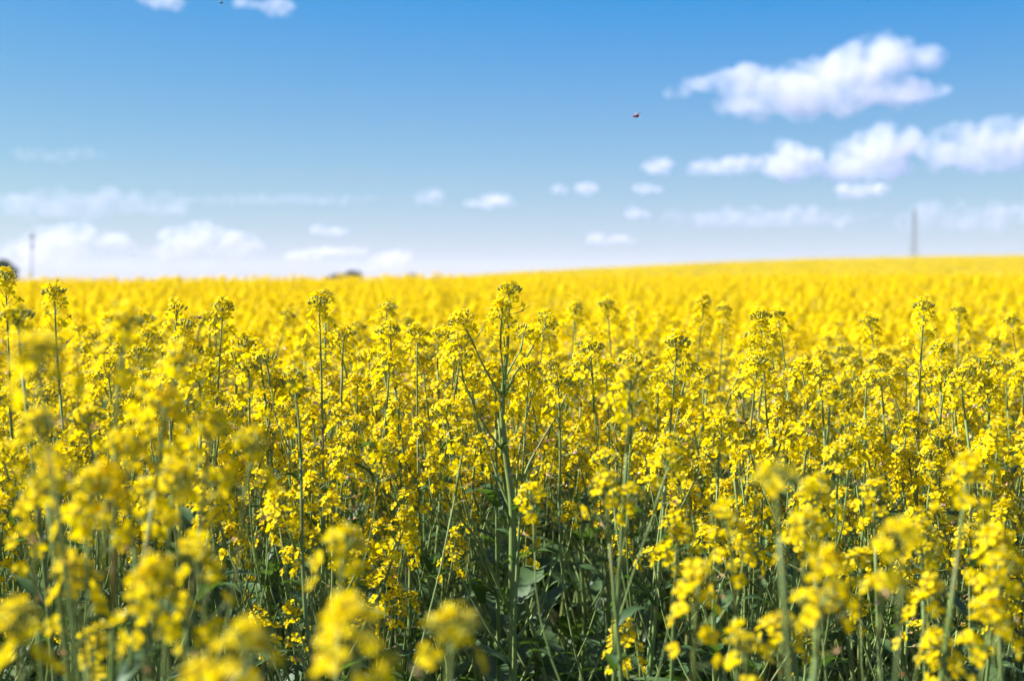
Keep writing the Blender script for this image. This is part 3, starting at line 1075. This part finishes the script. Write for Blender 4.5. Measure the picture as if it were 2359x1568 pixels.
def insect(name, loc, rot, size, label, cat, body, wing_cases=None, wings=True, legs=True, group=None):
    """head along +X; size = body length"""
    root = bpy.data.objects.new(name, None)
    COL.objects.link(root)
    root.location = loc
    root.rotation_euler = rot
    root.scale = (size, size, size)
    tag(root, label, cat, group)
    mb = MB()
    ellipsoid(mb, (-.12, 0, 0), (.36, .20, .15)); ellipsoid(mb, (.24, 0, .01), (.14, .17, .13)); ellipsoid(mb, (.40, 0, 0), (.10, .12, .10))
    obj('body', mb.mesh('body', [body]), root)
    if wing_cases:
        for sgn in (-1, 1):
            mb = MB()
            M = Matrix.Translation((.16, sgn * .05, .08)) @ Matrix.Rotation(sgn * R(26), 4, 'Z') @ Matrix.Rotation(sgn * R(-22), 4, 'X') @ Matrix.Rotation(R(6), 4, 'Y')
            ellipsoid(mb, (-.32, sgn * .10, 0), (.38, .17, .13), 10, 5, 0, M, 0.0)
            obj('wing_case', mb.mesh('wing_case', [wing_cases]), root)
    if wings:
        for sgn in (-1, 1):
            mb = MB()
            P_ = [(0, 0), (-.1, .25), (-.22, .55), (-.38, .78), (-.55, .70), (-.50, .40), (-.25, .10)]
            for zz in (0, .008):
                pass
            top_ = [(.15 + a, sgn * (.08 + b), .12 + b * .55) for a, b in P_]
            bot_ = [(a, b, c - .008) for a, b, c in top_]
            k = len(P_)
            mb.add(top_ + bot_, [tuple(range(k)), tuple(range(2 * k - 1, k - 1, -1))] + [(i, (i + 1) % k, k + (i + 1) % k, k + i) for i in range(k)])
            obj('wing', mb.mesh('wing', [M_WING], False), root)
    for sgn in (-1, 1):
        mb = MB(); mb.tube([(.46, sgn * .05, .04), (.56, sgn * .12, .10), (.66, sgn * .16, .10)], [.012, .010, .016], 4)
        obj('antenna', mb.mesh('antenna', [M_BLACK]), root)
        if legs:
            for lx in (.22, .08, -.10):
                mb = MB(); mb.tube([(lx, sgn * .12, -.06), (lx - .04, sgn * .30, -.10), (lx - .12, sgn * .34, -.24)], [.022, .018, .012], 4)
                obj('leg', mb.mesh('leg', [M_BLACK]), root)


insect('ladybird', at(1465, 268, 2.1), (R(-8), R(4), R(200)), 0.0105, 'small dark red beetle flying against the blue sky', 'beetle', M_RED, M_RED)
insect('beetle', at(457, 731, 2.07), (0, R(-20), R(150)), 0.008, 'tiny dark red beetle sitting on a yellow head left of centre', 'beetle', M_BLACK, M_RED, False)
insect('bee', at(1709, 973, 2.0), (0, R(10), R(20)), 0.012, 'small brown bee sitting on a flower right of centre', 'bee', M_BROWN, None, True)
insect('fly', at(510, 7, 2.4), (0, 0, R(30)), 0.007, 'tiny dark fly in the sky at the top edge', 'fly', M_BLACK, None, True)
insect('fly', at(307, 589, 3.2), (0, 0, R(70)), 0.0042, 'tiny blurred fly low in the sky on the left', 'fly', M_BLACK, None, True)

# ------------------------------------------------------------------ clouds
def cloud_mat(name, dens, nscale=None):
    m = bpy.data.materials.new(name)
    m.use_nodes = True
    nt = m.node_tree
    nt.nodes.clear()
    out = nt.nodes.new('ShaderNodeOutputMaterial')
    v = nt.nodes.new('ShaderNodeVolumeScatter')
    v.inputs['Color'].default_value = (0.68, 0.665, 0.675, 1)
    nf = noise_tex(nt, nscale, 'Object', 4.0, 0.6)
    mr = nt.nodes.new('ShaderNodeMapRange')
    mr.inputs['From Min'].default_value = 0.40
    mr.inputs['From Max'].default_value = 0.70
    mr.inputs['To Min'].default_value = 0.0
    mr.inputs['To Max'].default_value = dens * 1.9
    nt.links.new(nf, mr.inputs['Value'])
    nt.links.new(mr.outputs[0], v.inputs['Density'])
    v.inputs['Anisotropy'].default_value = 0.1
    nt.links.new(v.outputs[0], out.inputs['Volume'])
    return m


def cloud(label, blobs, seed, alt=560.0, od=5.0, d=None, flat=1.0, lumps=34, group=None, depth=1.0, name='cloud'):
    """blobs: (px, py, half width, half height) of the cloud's main billows"""
    rg = random.Random(seed)
    cx = sum(b[0] for b in blobs) / len(blobs)
    cy = sum(b[1] for b in blobs) / len(blobs)
    if d is None:
        d = min(16000.0, max(2500.0, alt / max(0.012, (640 - cy) / FPX)))
    o0 = at(cx, cy, d)
    bm = bmesh.new()
    hmax = 0
    for px, py, rx, ry in blobs:
        c = at(px, py, d) - o0
        a, b = 1.12 * rx / FPX * d, 1.18 * ry / FPX * d
        hmax = max(hmax, b)
        dy = depth * (a * .5 + b * .5)
        balls = [(c, Vector((a * .8, dy * .8, b * .8)))]
        for k in range(lumps):
            v = Vector((rg.gauss(0, 1), rg.gauss(0, 1), rg.gauss(.35, 1))).normalized()
            e = rg.uniform(.22, .46)
            pc = c + Vector((v.x * a * .8, v.y * dy * .8, v.z * b * .78))
            rr = (a * .35 + b * .65) * e
            rr = min(rr, b * .55)
            balls.append((pc, Vector((rr * rg.uniform(1, 1.7), rr * 1.2, rr * flat))))
        for pc, r in balls:
            bmesh.ops.create_icosphere(bm, subdivisions=2, radius=1.0, matrix=Matrix.Translation(pc) @ Matrix.Diagonal((r.x, r.y, r.z, 1)))
    me = bpy.data.meshes.new('cloud')
    bm.to_mesh(me); bm.free()
    me.materials.append(cloud_mat('cloud_vapour', od / (hmax * 2), 0.8 / hmax))
    o = obj(name, me)
    o.location = o0
    rm = o.modifiers.new('union', 'REMESH')
    rm.mode = 'VOXEL'
    rm.voxel_size = max(hmax * 0.10, max(v.co.x for v in me.vertices) * 0.012)
    tag(o, label, 'cloud', group)
    return o


cloud('large flat-based cloud high on the right, the biggest in the sky',
      [(1850, 215, 150, 50), (1960, 175, 100, 45), (1640, 195, 70, 18), (1760, 240, 110, 28), (2030, 125, 95, 36), (2140, 135, 36, 24), (2060, 215, 90, 30), (1720, 180, 60, 25)], 1, od=1.75)
cloud('bright puffy cloud in the row on the right, left of the largest puff', [(1815, 370, 62, 34), (1850, 375, 45, 26)], 2, od=2.07)
cloud('largest puffy cloud of the row on the right, with grey base', [(2050, 330, 68, 40), (1985, 360, 75, 32), (2000, 390, 110, 22), (1915, 398, 40, 14)], 3, od=1.92)
cloud('puffy cloud cut by the right edge', [(2330, 325, 65, 45), (2210, 330, 62, 36), (2290, 370, 80, 28), (2170, 360, 50, 28)], 4, od=1.75)
cloud('thin ragged cloud at the left end of the row on the right', [(1665, 385, 75, 18), (1620, 392, 35, 12), (1710, 375, 40, 14)], 5, od=0.87)
cloud('small bright cloud tuft left of the ragged one', [(1518, 385, 34, 16), (1530, 378, 16, 12)], 6, od=1.27)
cloud('small pair of cloud tufts below the row on the right', [(1960, 440, 36, 15), (2015, 438, 34, 12)], 7, od=1.27)
cloud('faint small cloud tuft right of the centre, leftmost of three in line', [(1288, 437, 18, 10), (1350, 436, 30, 11)], 8, od=0.87)
cloud('small oval cloud tuft right of centre under the bright tuft', [(1484, 435, 22, 10), (1510, 439, 18, 6)], 9, od=1.04)
cloud('small round cloud tuft low right of centre', [(1460, 490, 18, 11), (1480, 495, 18, 6)], 10, od=1.12)
cloud('low flat cloud tuft above the hill right of centre', [(1375, 552, 26, 11), (1420, 550, 34, 7), (1450, 556, 18, 5)], 11, od=1.12)
cloud('small flat cloud near the middle of the sky', [(1140, 464, 40, 13), (1095, 470, 30, 7), (1165, 470, 26, 6)], 12, od=1.12)
cloud('faint cloud wisp left of the small flat one near the middle', [(990, 455, 34, 15)], 13, od=0.55)
cloud('small cloud at the top edge, left one of two', [(385, 8, 36, 13), (345, 0, 30, 8)], 14, od=0.80)
cloud('small cloud at the top edge, right one of two', [(640, 18, 36, 15), (570, 8, 34, 10)], 15, od=0.72)
cloud('cumulus bank low on the left behind the pole', [(120, 570, 80, 34), (165, 540, 44, 24), (60, 590, 60, 28)], 16, od=1.29)
cloud('small cumulus puffs low on the left right of the pole', [(262, 562, 40, 20), (240, 545, 18, 9)], 17, od=1.54)
cloud('bright cumulus low on the left between pole and dark bushes', [(430, 555, 52, 30), (460, 530, 30, 16), (500, 535, 22, 13), (400, 580, 40, 18), (540, 570, 55, 26)], 18, od=1.77)
cloud('low cumulus behind the dark bushes left of centre', [(900, 605, 50, 20), (840, 622, 60, 14), (925, 590, 20, 14)], 19, od=1.41)
cloud('flat faint cloud bar low left of centre', [(780, 580, 80, 10), (700, 590, 50, 10)], 20, od=0.95)
cloud('tiny cloud tuft left of centre above the flat bar', [(735, 530, 18, 10), (775, 535, 30, 8)], 21, od=0.95)
cloud('ragged thin cloud trailing from the lower right of the largest cloud', [(2080, 215, 110, 20), (2140, 210, 50, 14), (1560, 215, 30, 12)], 23, od=.6, lumps=20)
# thin high streaks
for i, (px, py, rx, ry, od, lab) in enumerate((
        (150, 472, 300, 32, .55, 'long thin cloud streak low across the left of the sky'),
        (130, 358, 120, 16, .22, 'short faint cloud streak on the left, higher than the long one'),
        (1760, 503, 280, 22, .55, 'long thin cloud streak over the hill left of the mast'),
        (2230, 502, 200, 30, .62, 'thin cloud streak over the hill behind the mast, cut by the right edge'),
        (640, 460, 260, 12, .16, 'faint veil of cloud left of the middle'),
        (300, 600, 330, 30, .22, 'pale veil of cloud just above the left skyline'))):
    cloud(lab, [(px, py, rx, ry), (px - rx * .45, py + ry * .3, rx * .5, ry * .6), (px + rx * .5, py - ry * .3, rx * .5, ry * .55)], 60 + i, od=od, lumps=16, group=None, depth=.25, d=9000.0, name='cloud_streak')
# ------------------------------------------------------------------ haze
M_HAZE = bpy.data.materials.new('haze')
M_HAZE.use_nodes = True
hn = M_HAZE.node_tree
hn.nodes.clear()
ho_ = hn.nodes.new('ShaderNodeOutputMaterial')
pv = hn.nodes.new('ShaderNodeVolumePrincipled')
pv.inputs['Color'].default_value = (0.92, 0.95, 1.0, 1)
pv.inputs['Density'].default_value = 0.00022
pv.inputs['Anisotropy'].default_value = 0.0
hn.links.new(pv.outputs[0], ho_.inputs['Volume'])
mb = MB()
mb.box((0, 1825, 16), (5400, 4850, 50))
haze = obj('haze', mb.mesh('haze', [M_HAZE], False))
tag(haze, 'pale spring haze in the air towards the horizon', 'haze', None, 'stuff')
print('plants', N_PLANTS[0], 'R', R_IND, 'points', len(P), 'objects', len(bpy.data.objects))
